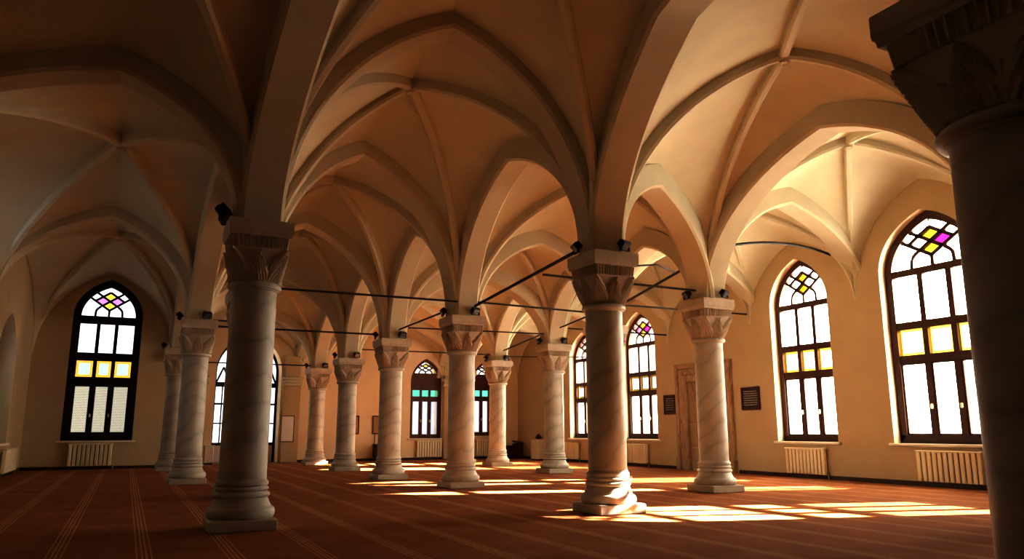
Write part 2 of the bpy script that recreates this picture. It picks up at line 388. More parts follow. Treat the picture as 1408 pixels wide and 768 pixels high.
WIN={}
def wall(name, loc, rz, u0, u1, ztop, holes, reveal=.075, mat='wall'):
    """wall in local x (right seen from inside), y outwards, z up. holes: (centre u, sill z, half width, H, spring fraction)"""
    root=empty(name,loc,rz); tag(root,kind='structure'); mb=MB(); rv=MB()
    hs=sorted(holes); x=u0
    for cu,sz,hw,H,sf in hs:
        mb.add([(x,0,0),(cu-hw,0,0),(cu-hw,0,ztop),(x,0,ztop)],[(0,1,2,3)])
        if sz>0: mb.add([(cu-hw,0,0),(cu+hw,0,0),(cu+hw,0,sz),(cu-hw,0,sz)],[(0,1,2,3)])
        o=warc(hw,H,H*sf); pts=[(cu+a,sz+b) for a,b in o]
        up=pts[1:-1]
        mb.grid([[(a,0,b) for a,b in up],[(a,0,ztop) for a,b in up]])
        # rounded reveal running outwards
        loop=pts
        rr=[[(a,0,b) for a,b in loop],[(a,.004,b) for a,b in loop],[(a,reveal+.05,b) for a,b in loop]]
        rv.grid(rr)
        rv.add([(cu-hw,0,sz),(cu+hw,0,sz),(cu+hw,reveal+.05,sz),(cu-hw,reveal+.05,sz)],[(0,1,2,3)])
        x=cu+hw
    mb.add([(x,0,0),(u1,0,0),(u1,0,ztop),(x,0,ztop)],[(0,1,2,3)])
    mb.build('wall_face',M[mat],root)
    if hs: rv.build('window_reveal',M['reveal'],root,smooth=30)
    return root

def window(name, loc, rz, w, H, sf=.765, depth=.055, style='bright', tint=('yellow','pinkg','magenta'), wood='wood', lower='frost'):
    root=empty(name,loc,rz); tag(root,kind='structure')
    bk={'bright':.66,'dark':1.0,'far':.75}[style]; hw=w/2; ft=.055*w/.5*bk; zs=H*sf; d0,d1=depth,depth+.035
    wd=M[wood]
    out=warc(hw,H,zs); inn=warc(hw-ft,H-ft*1.15,zs); inn[0]=(hw-ft,ft); inn[-1]=(-(hw-ft),ft)
    mb=MB()
    for a,b in ((d0,d0),(d1,d1)): mb.grid([[(x,a,z) for x,z in out],[(x,a,z) for x,z in inn]])
    mb.grid([[(x,d0,z) for x,z in inn],[(x,d1,z) for x,z in inn]])
    mb.box(-hw,hw,d0,d1,0,ft)
    mb.build('frame',wd,root,weld=True)
    hi=hw-ft
    def lim(z):     # inner half width at height z
        if z<=zs: return hi
        pts=inn[1:len(inn)//2+1]
        for (x0,z0),(x1,z1) in zip(pts,pts[1:]):
            if z0<=z<=z1: return x0+(x1-x0)*(z-z0)/max(z1-z0,1e-9)
        return 0
    zt=[.335,.385,.485,.535,.715,.765] if style!='far' else [.47,.52,.60,.655,.655,.80]
    if style=='bright': zt=[.345,.378,.492,.525,.728,.758]
    zt=[q*H for q in zt]
    bars=MB(); mw=.034*w/.5*(.8 if style=='bright' else .78); e0,e1=d0+.004,d1-.002
    if style!='far':
        for a,b in ((0,1),(2,3),(4,5)): bars.box(-hi,hi,e0,e1,zt[a],zt[b])
        top=zt[4]
    else:
        bars.box(-hi,hi,e0,e1,zt[0],zt[1]); bars.box(-hi,hi,e0,e1,zt[2],zt[3])
        # solid carved timber tympanum
        tp=[(lim(z),z) for z in [zt[3]+(zt[5]-zt[3])*k/8 for k in range(9)]]
        for yy in (e0,e1): bars.grid([[(-x,yy,z) for x,z in tp],[(x,yy,z) for x,z in tp]])
        bars.box(-lim(zt[5]),lim(zt[5]),e0-.004,e1,zt[5]-.012,zt[5]+.012)
        top=zt[2]
    px=hi/3
    for sx in (-1,1): bars.box(sx*px-mw/2,sx*px+mw/2,e0+.002,e1,ft,top)
    bars.build('glazing_bar',wd,root)
    # casement beading round each lower light gives the second, thinner line of timber
    bd=MB()
    for k in (-1,0,1):
        xa,xb=(k*2*px-px+mw/2 if k>-1 else -hi),(k*2*px+px-mw/2 if k<1 else hi)
        for (p0,p1) in ((xa,xa+.010),(xb-.010,xb)): bd.box(p0,p1,e0+.006,e1-.004,ft,zt[0])
        bd.box(xa,xb,e0+.006,e1-.004,zt[0]-.012,zt[0]); bd.box(xa,xb,e0+.006,e1-.004,ft,ft+.012)
    bd.build('casement_sash',wd,root)
    # tracery of the head: diagonal lattice, two small arched lights
    tr=MB(); tw=.0165*w/.5; zb=zt[5] ; hh=H-ft*1.15-zb
    def pt(X,Y): return (X*hi,zb+Y*hh)
    def inside(p): return p[1]>=zb-1e-6 and p[1]<=H-ft*1.1 and abs(p[0])<=lim(p[1])+.004
    def seg(a,b,wd_=tw):
        a=Vector(pt(*a)); b=Vector(pt(*b)); N=60; pts=[a.lerp(b,i/N) for i in range(N+1)]; pts=[p for p in pts if inside(p)]
        if len(pts)<2: return
        a,b=pts[0],pts[-1]; d=(b-a).normalized(); nn=Vector((-d.y,d.x))*(wd_/2)
        q=[a+nn,a-nn,b-nn,b+nn]
        tr.add([(p.x,e0+.004,p.y) for p in q]+[(p.x,e1-.006,p.y) for p in q],[(0,1,2,3),(7,6,5,4),(0,4,5,1),(1,5,6,2),(2,6,7,3),(3,7,4,0)])
    k=.155/.27
    for s in (-1,1):
        seg((0,.21),(s*1.0,.21+k*1.0))
        seg((-s*.27,.365),(s*.9,.365+k*1.17))
        seg((-s*.54,.52),(0,.83)); 
        c=[]
        for i in range(11):
            t=i/10; c.append((s*(.50-.03*t-.42*max(0,t-.45)**1.6),.0+.34*t**.85))
        for a,b in zip(c,c[1:]): seg(a,b)
    seg((0,0),(0,.21)); seg((0,.83),(0,1.0),tw*.01)
    tr.build('head_tracery',wd,root)
    # glass
    ym=(d0+d1)/2+.004
    gl=MB()
    if style!='far':
        gl.add([(-hi,ym,zt[3]),(hi,ym,zt[3]),(hi,ym,zt[4]),(-hi,ym,zt[4])],[(0,1,2,3)])
    pp=[(x,z) for x,z in inn if z>=zt[5]-1e-6]
    if style=='far': pp=[(lim(zt[5]),zt[5])]+pp+[(-lim(zt[5]),zt[5])]
    gl.add([(x,ym,z) for x,z in pp],[tuple(range(len(pp)))])
    gl.build('clear_glass',M['clear'],root)
    def diamond(cx,cy,mat):
        g=MB(); q=[pt(cx,cy-.155),pt(cx+.27,cy),pt(cx,cy+.155),pt(cx-.27,cy)]
        g.add([(x,ym-.006,z) for x,z in q],[(0,1,2,3)]); g.build('stained_glass',M[mat],root)
    if style!='far':
        diamond(0,.365,tint[0]); diamond(0,.675,tint[0])
        if tint[1]: diamond(-.27,.52,tint[1])
        if tint[2]: diamond(.27,.52,tint[2])
    else:
        diamond(0,.675,'yellow_d')
    for kx in (-1,0,1):
        xa,xb=kx*2*px-px+mw/2,kx*2*px+px-mw/2
        if kx==-1: xa=-hi
        if kx==1: xb=hi
        g=MB(); g.add([(xa-.01,ym,ft-.01),(xb+.01,ym,ft-.01),(xb+.01,ym,zt[0]+.01),(xa-.01,ym,zt[0]+.01)],[(0,1,2,3)])
        g.build('lower_pane',M[lower],root)
        g=MB(); za,zc=zt[1],zt[2]
        if style=='far':
            g.add([(xa,ym,za),(xb,ym,za),(xb,ym,zc),(xa,ym,zc)],[(0,1,2,3)]); g.build('square_pane',M['teal'],root); continue
        b_=.018 if style=='bright' else .022
        g.add([(xa,ym,za),(xb,ym,za),(xb,ym,zc),(xa,ym,zc),(xa+b_,ym,za+b_),(xb-b_,ym,za+b_),(xb-b_,ym,zc-b_),(xa+b_,ym,zc-b_)],
              [(0,1,5,4),(1,2,6,5),(2,3,7,6),(3,0,4,7)])
        g.build('square_pane_border',M['gold' if style=='bright' else 'amber'],root)
        g=MB(); g.add([(xa+b_,ym,za+b_),(xb-b_,ym,za+b_),(xb-b_,ym,zc-b_),(xa+b_,ym,zc-b_)],[(0,1,2,3)])
        g.build('square_pane',M['clear'] if style=='bright' else M['bluegl'],root)
    for sx in (-1,1):
        h=MB(); h.rbox(sx*px-.006,sx*px+.006,d0-.012,d0+.006,zt[0]*.42,zt[0]*.42+.03,.003); h.build('handle',M['rad'],root)
    sl=MB(); sl.rbox(-hw-.03,hw+.03,-.022,depth+.03,-.018,.0,.004); sl.build('sill',M['white'],root)
    return root

HR=-PI/2; HL=PI/2
# right wall: local x = -world y
RW=[(1.90,.45,.33,.98),(2.945,.243,.325,1.40),(3.955,.245,.265,1.29),(5.905,.244,.265,1.17),(6.895,.243,.265,1.09)]
wall('wall_right',(RX,0,0),HR,-FY,-BY,2.32,[(-c,s,hw,H,.745) for c,s,hw,H in RW])
tints=[('clear',None,None),('yellow',None,'magenta'),('yellow',None,None),('yellow_d','pink_d','magenta_d'),('yellow_d',None,'magenta_d')]
for i,((c,s,hw,H),t) in enumerate(zip(RW,tints)):
    window('window_%d'%(i+1),(RX,c,s),HR,hw*2,H,.745,.06,'bright',t)
# end wall of the left aisle
LWN=(-.227,.243,.278,1.43)
wall('wall_left_end',(0,EY,0),0,LX,.42,2.32,[(LWN[0],LWN[1],LWN[2],LWN[3],.765)],.02)
window('window_6',(LWN[0],EY,LWN[1]),0,LWN[2]*2,LWN[3],.765,.012,'dark',('yellow_d','pink_d','pink_d'),'black','mesh')
jog=empty('wall_jog',(.42,0,0),HR); tag(jog,kind='structure'); jm=MB(); jm.add([(-FY,0,0),(-EY,0,0),(-EY,0,2.32),(-FY,0,2.32)],[(0,1,2,3)]); jm.build('wall_face',M['wall'],jog)
# far wall
FW=[(3.05,.238,.19,.90),(3.805,.262,.19,.88)]
DOOR=(1.10,0.0,.325,1.34)
wall('wall_back',(0,FY,0),0,.42,RX,2.32,[(c,s,hw,H,.70) for c,s,hw,H in FW]+[(DOOR[0],DOOR[1],DOOR[2],DOOR[3],.70)],.19,mat='wall_far_lit')
for i,(c,s,hw,H) in enumerate(FW):
    window('window_%d'%(7+i),(c,FY,s),0,hw*2,H,.70,.03,'far',wood='wood_far',lower='frost_far')
# left wall
LWW=[(4.75,.24,.42,1.55),(6.35,.24,.45,.90)]
wall('wall_left_near',(LX,0,0),HL,BY,2.70,2.32,[],mat='roof')  # unseen near half, dark material chosen to cut bounce onto the front columns
wall('wall_left',(LX,0,0),HL,2.70,EY,2.32,[(c,s,hw,H,.62) for c,s,hw,H in LWW],.10)
for i,(c,s,hw,H) in enumerate(LWW):
    window('window_%d'%(9+i),(LX,c,s),HL,hw*2,H,.62,.11,'dark',('yellow_d','pink_d','pink_d'),'black','mesh')
wall('wall_front',(0,BY,0),PI,-RX,-LX,2.32,[],mat='base')  # unseen wall, dark material chosen to keep bounced light off the foreground
fl=MB(); fl.add([(LX-.05,BY-.05,0),(RX+.05,BY-.05,0),(RX+.05,FY+.24,0),(LX-.05,FY+.24,0)],[(0,1,2,3)])
tag(fl.build('floor',M['carpet']),kind='structure')
rf=MB(); rf.box(LX-.3,RX+.3,BY-.3,FY+.3,2.31,2.36); tag(rf.build('roof',M['roof']),kind='structure')
def board(name,x0,x1,y0,y1):
    m=MB(); m.rbox(x0,x1,y0,y1,0,.026,.003); tag(m.build(name,M['base']),kind='structure')
board('baseboard_right',RX-.012,RX+.004,5.37,FY); board('baseboard_right_near',RX-.012,RX+.004,BY,4.63)
board('baseboard_left_end',LX,.42,EY-.012,EY+.004); board('baseboard_left',LX-.004,LX+.012,BY,EY)
board('baseboard_back',1.46,RX,FY-.010,FY+.004)

# wall pilasters
def pilaster(name,x0,x1,y0,y1,zc,zt):
    root=empty(name); tag(root,kind='structure')
    m=MB(); m.rbox(x0,x1,y0,y1,0,zc,.006); m.build('shaft',M['wall'],root)
    m=MB(); m.rbox(x0-.012,x1+.012,y0-.012,y1,zc,zc+.03,.006); m.rbox(x0-.006,x1+.006,y0-.006,y1,zc+.03,zc+.065,.006); m.rbox(x0-.018,x1+.018,y0-.018,y1,zc+.065,zc+.09,.006); m.build('impost',M['arch'],root)
    m=MB(); m.rbox(x0+.01,x1-.01,y0+.012,y1,zc+.09,zt,.006); m.build('upper_shaft',M['wall'],root)
pilaster('trim_1',1.445,1.62,FY-.055,FY+.01,.79,1.1)
pilaster('trim_2',3.245,3.31,FY-.06,FY+.01,.82,.95)
pilaster('trim_3',.56,.70,FY-.055,FY+.01,.79,1.1)

# glazed entrance in its arched recess
dr=empty('door_1',(DOOR[0],FY+.19,0)); tag(dr,kind='structure')
o=warc(DOOR[2],DOOR[3],DOOR[3]*.70)
def dbar(m,a,b,w): 
    a=Vector(a);b=Vector(b);d=(b-a).normalized();n=Vector((-d.y,d.x))*(w/2);q=[a+n,a-n,b-n,b+n]
    m.add([(p.x,0,p.y) for p in q]+[(p.x,.02,p.y) for p in q],[(0,1,2,3),(7,6,5,4),(0,4,5,1),(1,5,6,2),(2,6,7,3),(3,7,4,0)])
m=MB()
for a,b in zip(o,o[1:]): dbar(m,a,b,.05)
m.build('frame',M['black'],dr)
m=MB()
for x in (-.165,0,.165): dbar(m,(x,0),(x,1.2 if x==0 else .98),.03 if x else .04)
for z,w in ((.19,.03),(.60,.02),(.80,.05),(.40,.014)): dbar(m,(-.31,z),(.31,z),w)
for s in (-1,1):
    dbar(m,(s*.30,.82),(s*.235,.98),.018); dbar(m,(s*.165,.82),(s*.235,.98),.018); dbar(m,(s*.235,.19),(s*.235,.80),.012)
m.build('glazing_bar',M['black'],dr)
m=MB(); m.box(-.31,.31,.006,.014,0,.18); m.build('kick_panel',M['pink'],dr)
m=MB(); pp=[(x,z) for x,z in o]; m.add([(x,.01,max(z,.18)) for x,z in pp],[tuple(range(len(pp)))]); m.build('glass',M['clear'],dr)
m=MB()
for s in (-1,1): m.rbox(s*.03-.006,s*.03+.006,-.02,.0,.42,.52,.003)
m.build('handle',M['rad_grey'],dr)

# veined marble portal on the right wall
po=empty('door_2',(RX,5.0,0),HR); tag(po,kind='structure')
def jamb(name,x0,x1,z1,y0,y1,w,mat):
    m=MB(); m.rbox(x0,x0+w,y0,y1,0,z1,.005); m.rbox(x1-w,x1,y0,y1,0,z1,.005); m.rbox(x0+w,x1-w,y0,y1,z1-w,z1,.005)
    return m.build(name,M[mat],po)
jamb('outer_surround',-.345,.345,.872,-.030,.01,.040,'portal')
jamb('middle_surround',-.305,.305,.832,-.020,.01,.055,'portal')
jamb('inner_surround',-.250,.250,.777,-.032,.01,.060,'portal')
m=MB(); m.rbox(-.19,.19,-.012,.01,.56,.717,.004); m.build('lintel_panel',M['portal'],po)
m=MB()
for a,b in ((.02,.18),(.19,.37),(.38,.55)): m.rbox(-.185,.185,-.010,.01,a,b,.005)
m.build('door_panel',M['portal_in'],po)
m=MB()
for s in (-1,1): m.rbox(s*.325-.028,s*.325+.028,-.04,.01,0,.10,.006); m.rbox(s*.22-.035,s*.22+.035,-.042,.01,0,.09,.006)
m.build('base_block',M['portal'],po)

# ------------------------------------------------------------------ marble columns
def sq(th,half,p): return half/((abs(math.cos(th))**p+abs(math.sin(th))**p)**(1/p))
def make_column():
    root=empty('marble_column')
    m=MB(); m.rbox(-.108,.108,-.108,.108,0,.036,.004); m.build('plinth',M['plinth'],root)
    m=MB(); P=[(.100,.034)]
    for i in range(9): a=-PI/2+PI*i/8; P.append((.100+.012*math.cos(a),.052+.018*math.sin(a)))
    P+=[(.098,.073),(.094,.080),(.089,.090),(.086,.098)]
    for i in range(7): a=-PI/2+PI*i/6; P.append((.085+.008*math.cos(a),.107+.008*math.sin(a)))
    P+=[(.084,.118)]
    for i in range(7): a=-PI/2+PI*i/6; P.append((.082+.0065*math.cos(a),.1255+.0065*math.sin(a)))
    P+=[(.0815,.135),(.0865,.138),(.0865,.147),(.0815,.152),(.079,.158)]
    m.lathe(P,64); m.build('base',M['marble'],root,smooth=40)
    m=MB(); m.lathe([(.0790,.15),(.0785,.3),(.0785,.5),(.078,.65),(.0775,.775)],64); m.build('shaft',M['marble'],root,smooth=40)
    m=MB(); P=[(.078,.768),(.082,.770)]
    for i in range(9): a=-PI/2+PI*i/8; P.append((.082+.0105*math.cos(a),.783+.0105*math.sin(a)))
    P+=[(.083,.796),(.080,.80)]
    m.lathe(P,64); m.build('necking',M['marble'],root,smooth=50)
    # carved bell: acanthus leaves below, a band of upright flutes above
    N=288; zs=[.795+ (.905-.795)*i/36 for i in range(37)]; zf=[.9055+ (.946-.9055)*i/8 for i in range(9)]
    rows=[]
    def tri(x): return abs((x%1)-.5)*2
    for z in zs:
        t=(z-.795)/.11; row=[]
        hf=.0775+.0195*t**1.25; p=2.0+5.5*t**1.3
        for i in range(N):
            th=2*PI*i/N; r=sq(th,hf,p)
            a=((th/(PI/2)+.5)%1)*2-1          # -1..1 across a face, 0 in the middle
            disp=0.0
            wc=.52*(1-(t/.93)**2.0) if t<.93 else 0
            if abs(a)<wc:
                e=1-abs(a)/wc; disp=.014*min(1,e*3+.25)+.010*(tri(a/wc*3.6+t*2.2)-.5)*(.3+e*.7)+.006*max(0,t-.45)
                if abs(a)<.05: disp+=.003
            ac=1-abs(a); wk=.62*(1-(t/1.02)**1.7) if t<1.02 else 0
            if disp==0 and ac<wk:
                e=1-ac/wk; disp=.013*min(1,e*3+.25)+.010*(tri(ac/wk*3.4+t*2.6)-.5)*(.3+e*.7)+.004*t
            if t<.55 and abs(abs(a)-.5)<.16*(1-t/.55): disp=max(disp,.007+.003*tri(a*14))
            r+=disp-.004
            row.append((r*math.cos(th),r*math.sin(th),z))
        rows.append(row+[row[0]])
    for j,z in enumerate(zf):
        t=j/8; row=[]; hf=.0985+.005*t; p=11
        for i in range(N):
            th=2*PI*i/N; r=sq(th,hf,p); a=((th/(PI/2)+.5)%1)*2-1
            x=math.tan(a*PI/4)
            fl_=1 if .16<((x*8)%1)<.84 else 0
            edge=1 if (0<j<8) and abs(x)<.94 else 0
            r-=.0095*fl_*edge
            row.append((r*math.cos(th),r*math.sin(th),z))
        rows.append(row+[row[0]])
    m=MB(); m.grid(rows); m.build('capital',M['capital'],root,smooth=32,weld=True)
    m=MB()
    rows=[]
    for hf,z in ((.090,.944),(.1045,.945),(.1060,.955),(.1085,.958),(.1096,.964),(.1096,.998),(.1085,1.0),(.0,1.0)):
        rows.append([(-hf,-hf,z),(hf,-hf,z),(hf,hf,z),(-hf,hf,z),(-hf,-hf,z)])
    m.grid(rows); m.build('abacus',M['capital'],root,weld=True)
    return root
col0=make_column()
CL=dict(A='tall pale marble column in shadow, nearest full column on the left with carved capital',
 B='tall marble column with sunlit foot, the large one right of the centre',
 C='marble column standing in front of the brown marble portal',
 D='marble column between the two far windows, at the lower end of the thick tie rod',
 E='marble column just left of the first far window, beside a small picture',
 F='slender far marble column with a dark picture visible to its right',
 G='farthest marble column on the left, next to the white notice board pier',
 H='marble column behind and left of the tall shadowed one, right of the aisle window',
 I='dim marble column set against the end wall right of the aisle window',
 J='marble column in front of the right wall, beside the farthest right wall window',
 K='small far marble column covering the second far window, left of the lectern',
 R='black silhouetted marble column cut by the frame at the right edge',
 X='marble column hidden behind the tall shadowed column',Y='marble column hidden behind the sunlit-foot column',
 P='marble column hidden behind the black silhouetted column',S='marble column behind the viewpoint on the right',Lc='marble column hidden behind the central column')
colroot={}
for i,k in enumerate(['A','B','C','D','E','F','G','H','I','J','K','R','X','Y','P','Lc','S']):
    x,y,h=COL[k]; kx=1.1 if k=='R' else 1.0
    r=col0 if i==0 else clone(col0)
    r.location=(x*S,y*S,0); r.scale=(kx,kx,h)
    tag(r,CL[k],'column','marble columns carrying the vaults','thing'); colroot[k]=r

# ------------------------------------------------------------------ floodlights on the abaci
def make_flood():
    root=empty('floodlight')
    m=MB(); m.rbox(-.030,.030,-.012,.012,-.019,.019,.004)
    for k in range(5): m.box(-.024+k*.012-.002,-.024+k*.012+.002,.010,.019,-.016,.016)
    h=m.build('housing',M['black'],root); h.rotation_euler=(.75,.0,0); h.location=(0,-.02*S,.030*S)
    g=MB(); g.box(-.024,.024,-.0135,-.0118,-.014,.014); gg=g.build('lens',M['lampglass'],h)
    m=MB(); m.rbox(-.034,-.030,-.006,.006,-.004,.035,.001); m.rbox(.030,.034,-.006,.006,-.004,.035,.001); m.rbox(-.034,.034,-.007,.007,-.006,-.002,.001)
    b=m.build('bracket',M['black'],root); b.location=(0,-.02*S,.006*S)
    return root
fl0=make_flood(); first=True
NM=dict(A='tall shadowed column',B='sunlit-foot column',C='column before the marble portal',D='central column',E='column left of first far window',
 F='far column beside two small pictures',G='column by the notice board',H='column right of aisle window',J='column beside farthest right window',K='far column left of the lectern',I='dim end-wall column')
for k in 'ABCDEFGHJKI':
    x,y,h=COL[k]
    for side in ('left','front'):
        if k=='A' and side=='front': continue
        if k=='I' and side=='front': continue
        r=fl0 if first else clone(fl0); first=False
        if side=='left': r.location=((x-.098)*S,(y+.02)*S,(h+.006)*S); r.rotation_euler=(0,0,-PI/2-.25); sc=1.25 if k=='A' else .95
        else: r.location=((x+.035)*S,(y-.092)*S,(h+.006)*S); r.rotation_euler=(0,0,.35); sc=.9
        r.scale=(sc,)*3
        tag(r,'black floodlight on the %s of the %s'%('left edge' if side=='left' else 'front edge',NM[k]),'floodlight','floodlights on the capitals')

# ------------------------------------------------------------------ iron tie rods
def rod(label,pts,r=.0062,grp='iron tie rods between the arches'):
    m=MB()
    p0=Vector(pts[0])
    m.tube([Vector(p)-p0 for p in pts],r)
    o_=m.build('tie_rod',M['rod'],smooth=40); o_.location=p0*S
    tag(o_,label,'tie rod',grp)
rod('black tie rod crossing from the tall shadowed column to the central column',[(.55,4.2,1.075),(1.75,4.2,1.08)])
rod('black tie rod crossing to the column left of the first far window',[(.48,5.29,.99),(1.53,5.22,.985)])
rod('low black tie rod ending at the farthest left column',[(.40,7.74,.955),(1.62,7.72,.955)])
rod('thick black tie rod rising from the central column to the sunlit-foot column',[(1.773,4.08,1.04),(1.772,2.84,1.13)],.0085)
rod('tie rod from the central column towards the right, behind the thick rod',[(1.82,4.2,1.085),(2.88,4.36,1.10)])
rod('black tie rod from the column left of the far window to the central column',[(1.66,5.15,1.02),(1.76,4.42,1.07)])
rod('bracing rod between the sunlit-foot column and the column before the portal',[(1.775,3.25,1.075),(2.80,3.33,1.088)])
rod('thick bracing rod slanting up behind the sunlit-foot column',[(2.94,4.25,1.165),(2.90,3.60,1.26)],.0085)
rod('thin tie rod ending on the right wall right of the column before the portal',[(2.98,4.38,1.175),(4.20,4.44,1.195)])
rod('short tie rod end on the right wall beside the third right wall window',[(3.08,5.38,1.14),(4.20,5.44,1.145)])
rod('slanting tie rod joining the two farthest right columns',[(3.12,6.50,1.06),(3.03,5.50,1.115)])
rod('tie rod behind the column beside the farthest right wall window',[(3.01,5.24,1.12),(2.95,4.50,1.16)])
rod('thin tie rod from the first far window bay to the farthest right columns',[(1.70,5.26,1.05),(2.95,5.36,1.08)],.005)
rod('thin far tie rod right of the central column',[(1.70,6.50,1.01),(3.06,6.64,1.03)],.005)
rod('thin far tie rod above the lectern',[(3.18,6.66,1.02),(4.20,6.42,1.03)],.005)
rod('short tie rod from the column right of the aisle window into the nave',[(.42,5.30,1.03),(.75,5.29,1.03)],.0055)
def bez(a,b,c,n=14): 
    a,b,c=Vector(a),Vector(b),Vector(c); return [a*(1-t)**2+b*2*t*(1-t)+c*t*t for t in [i/n for i in range(n+1)]]
rod('bowed iron rod arching between two right wall windows under the vault',bez((3.06,3.42,1.385),(3.62,3.46,1.53),(4.21,3.62,1.495)),.0085)
rod('bent conduit rod between the sunlit-foot column and the slanting brace',[(2.29,3.30,1.175),(2.59,3.41,1.232),(2.90,3.655,1.266)],.005)

# ------------------------------------------------------------------ radiators
def make_rad(w,n,hh=.165):
    root=empty('heating_radiator')
    m=MB()
    for i in range(n):
        x=-w/2+w*(i+.5)/n; g=w/n*.40
        m.rbox(x-g,x+g,-.040,-.012,.03,.03+hh,.004)
        m.box(x-g*.4,x+g*.4,-.034,-.016,.028,.03+hh+.002)
    m.build('fin',M['rad'],root)
    m=MB()
    for i in range(n-1):
        x=-w/2+w*(i+1)/n; m.box(x-w/n*.12,x+w/n*.12,-.032,-.018,.036,.03+hh-.008)
    m.build('inner_panel',M['black'],root)
    for z in (.038,.03+hh-.012):
        m=MB(); m.tube([(-w/2,-.025,z),(w/2,-.025,z)],.007); m.build('header_pipe',M['rad'],root,smooth=40)
    m=MB(); m.rbox(-w/2-.004,w/2+.004,-.042,-.008,.03+hh-.004,.03+hh+.006,.003); m.build('top_cover',M['rad'],root)
    m=MB(); m.tube([(w/2+.005,-.025,.038),(w/2+.018,-.025,.038)],.008); m.tube([(w/2+.014,-.025,.038),(w/2+.014,-.025,.0)],.005); m.build('valve',M['rad_grey'],root,smooth=40)
    m=MB(); m.box(-w/2+.03,-w/2+.04,-.014,.002,.05,.03+hh-.02); m.box(w/2-.04,w/2-.03,-.014,.002,.05,.03+hh-.02); m.build('wall_bracket',M['rad_grey'],root)
    return root
RAD=[((RX,2.91,0),HR,.40,12,.170,'wide cream radiator under the largest right wall window, by the black column'),
 ((RX,3.955,0),HR,.345,11,.168,'cream radiator under the second right wall window'),
 ((RX,5.95,0),HR,.355,11,.165,'cream radiator under the window right of the sunlit-foot column'),
 ((RX,7.12,0),HR,.32,10,.163,'cream radiator under the farthest right wall window'),
 ((-.265,EY,0),0,.34,10,.185,'dim radiator under the coloured window of the left aisle'),
 ((3.085,FY,0),0,.305,10,.178,'small far radiator under the first far window'),
 ((3.81,FY,0),0,.30,10,.178,'small far radiator under the second far window'),
 ((LX,6.90,0),HL,.66,18,.165,'radiator edge on the left wall at the frame edge')]
for loc,rz,w,n,hh,lab in RAD:
    r=make_rad(w,n,hh); r.location=[c*S for c in loc]; r.rotation_euler=(0,0,rz); tag(r,lab,'radiator','radiators under the windows')

# ------------------------------------------------------------------ wall hangings and small furniture
def plaque(name,loc,rz,w,h,lab,lines,cat='plaque'):
    root=empty(name,loc,rz); f=.016
    m=MB(); m.rbox(-w/2,-w/2+f,-.018,0,0,h,.003); m.rbox(w/2-f,w/2,-.018,0,0,h,.003); m.rbox(-w/2+f,w/2-f,-.018,0,0,f,.003); m.rbox(-w/2+f,w/2-f,-.018,0,h-f,h,.003); m.build('frame',M['pframe'],root)
    m=MB(); m.box(-w/2+f*.8,w/2-f*.8,-.010,0,f*.8,h-f*.8); m.build('board',M['board'],root)
    m=MB(); rnd=random.Random(int(w*1e4))
    for k in range(lines):
        z=h-f-.012-(h-2*f-.02)*k/lines; x=-w/2+f+.008
        while x<w/2-f-.012:
            l=rnd.uniform(.004,.014); m.box(x,min(x+l,w/2-f-.006),-.0115,-.0098,z-.0055-rnd.uniform(0,.003),z); x+=l+.003
    m.build('inscription',M['ink'],root); tag(root,lab,cat); return root
plaque('inscription_plaque',(RX,4.465,.472),HR,.19,.17,'dark framed inscription plaque right of the brown marble portal',7)
plaque('inscription_plaque',(RX,5.445,.458),HR,.158,.165,'dark framed inscription plaque left of the brown marble portal',6)
def picture(loc,w,h,lab,inner):
    root=empty('framed_picture',loc); f=.012
    m=MB(); m.rbox(-w/2,-w/2+f,-.016,0,0,h,.002); m.rbox(w/2-f,w/2,-.016,0,0,h,.002); m.rbox(-w/2,w/2,-.016,0,0,f,.002); m.rbox(-w/2,w/2,-.016,0,h-f,h,.002); m.build('frame',M['pframe'],root)
    m=MB(); m.box(-w/2+f*.5,w/2-f*.5,-.008,0,f*.5,h-f*.5); m.build('print',M[inner],root); tag(root,lab,'picture'); return root
picture((2.20,FY,.285),.15,.20,'dark framed picture on the far wall right of the slender far column','portal')
picture((2.50,FY,.285),.15,.20,'dark framed picture on the far wall left of the first far window column','portal')
nb=empty('notice_board',(1.503,FY-.055,.21)); m=MB(); w,h,f=.135,.268,.006
m.rbox(-w/2,-w/2+f,-.012,0,0,h,.002); m.rbox(w/2-f,w/2,-.012,0,0,h,.002); m.rbox(-w/2,w/2,-.012,0,0,f,.002); m.rbox(-w/2,w/2,-.012,0,h-f,h,.002); m.build('frame',M['black'],nb)
m=MB(); m.box(-w/2+.003,w/2-.003,-.007,0,.003,h-.003); m.build('sheet',M['paper'],nb); tag(nb,'tall pale notice board with thin dark frame on the entrance pier','notice board')

def cabinet(name,x0,x1,y0,y1,z1,mat,lab,cat,doors=2):
    root=empty(name,((x0+x1)/2,(y0+y1)/2,0)); a,b=(x1-x0)/2,(y1-y0)/2
    m=MB(); m.rbox(-a,a,-b+.004,b,.012,z1-.01,.003); m.build('carcass',M[mat],root)
    m=MB(); m.rbox(-a-.005,a+.005,-b-.004,b,z1-.01,z1,.002); m.build('top',M[mat],root)
    m=MB(); m.box(-a+.006,a-.006,-b+.01,b-.004,0,.012); m.build('foot',M['black'],root)
    for k in range(doors):
        xa=-a+.004+(2*a-.004)*k/doors; xb=xa+(2*a-.004)/doors-.004
        m=MB(); m.rbox(xa,xb,-b-.004,-b+.005,.018,z1-.016,.002); d_=m.build('door',M[mat],root)
        m=MB(); m.rbox(xb-.012 if k==0 else xa+.006,xb-.006 if k==0 else xa+.012,-b-.010,-b-.003,z1*.5,z1*.5+.02,.001); m.build('knob',M['rad_grey'],d_)
    tag(root,lab,cat); return root
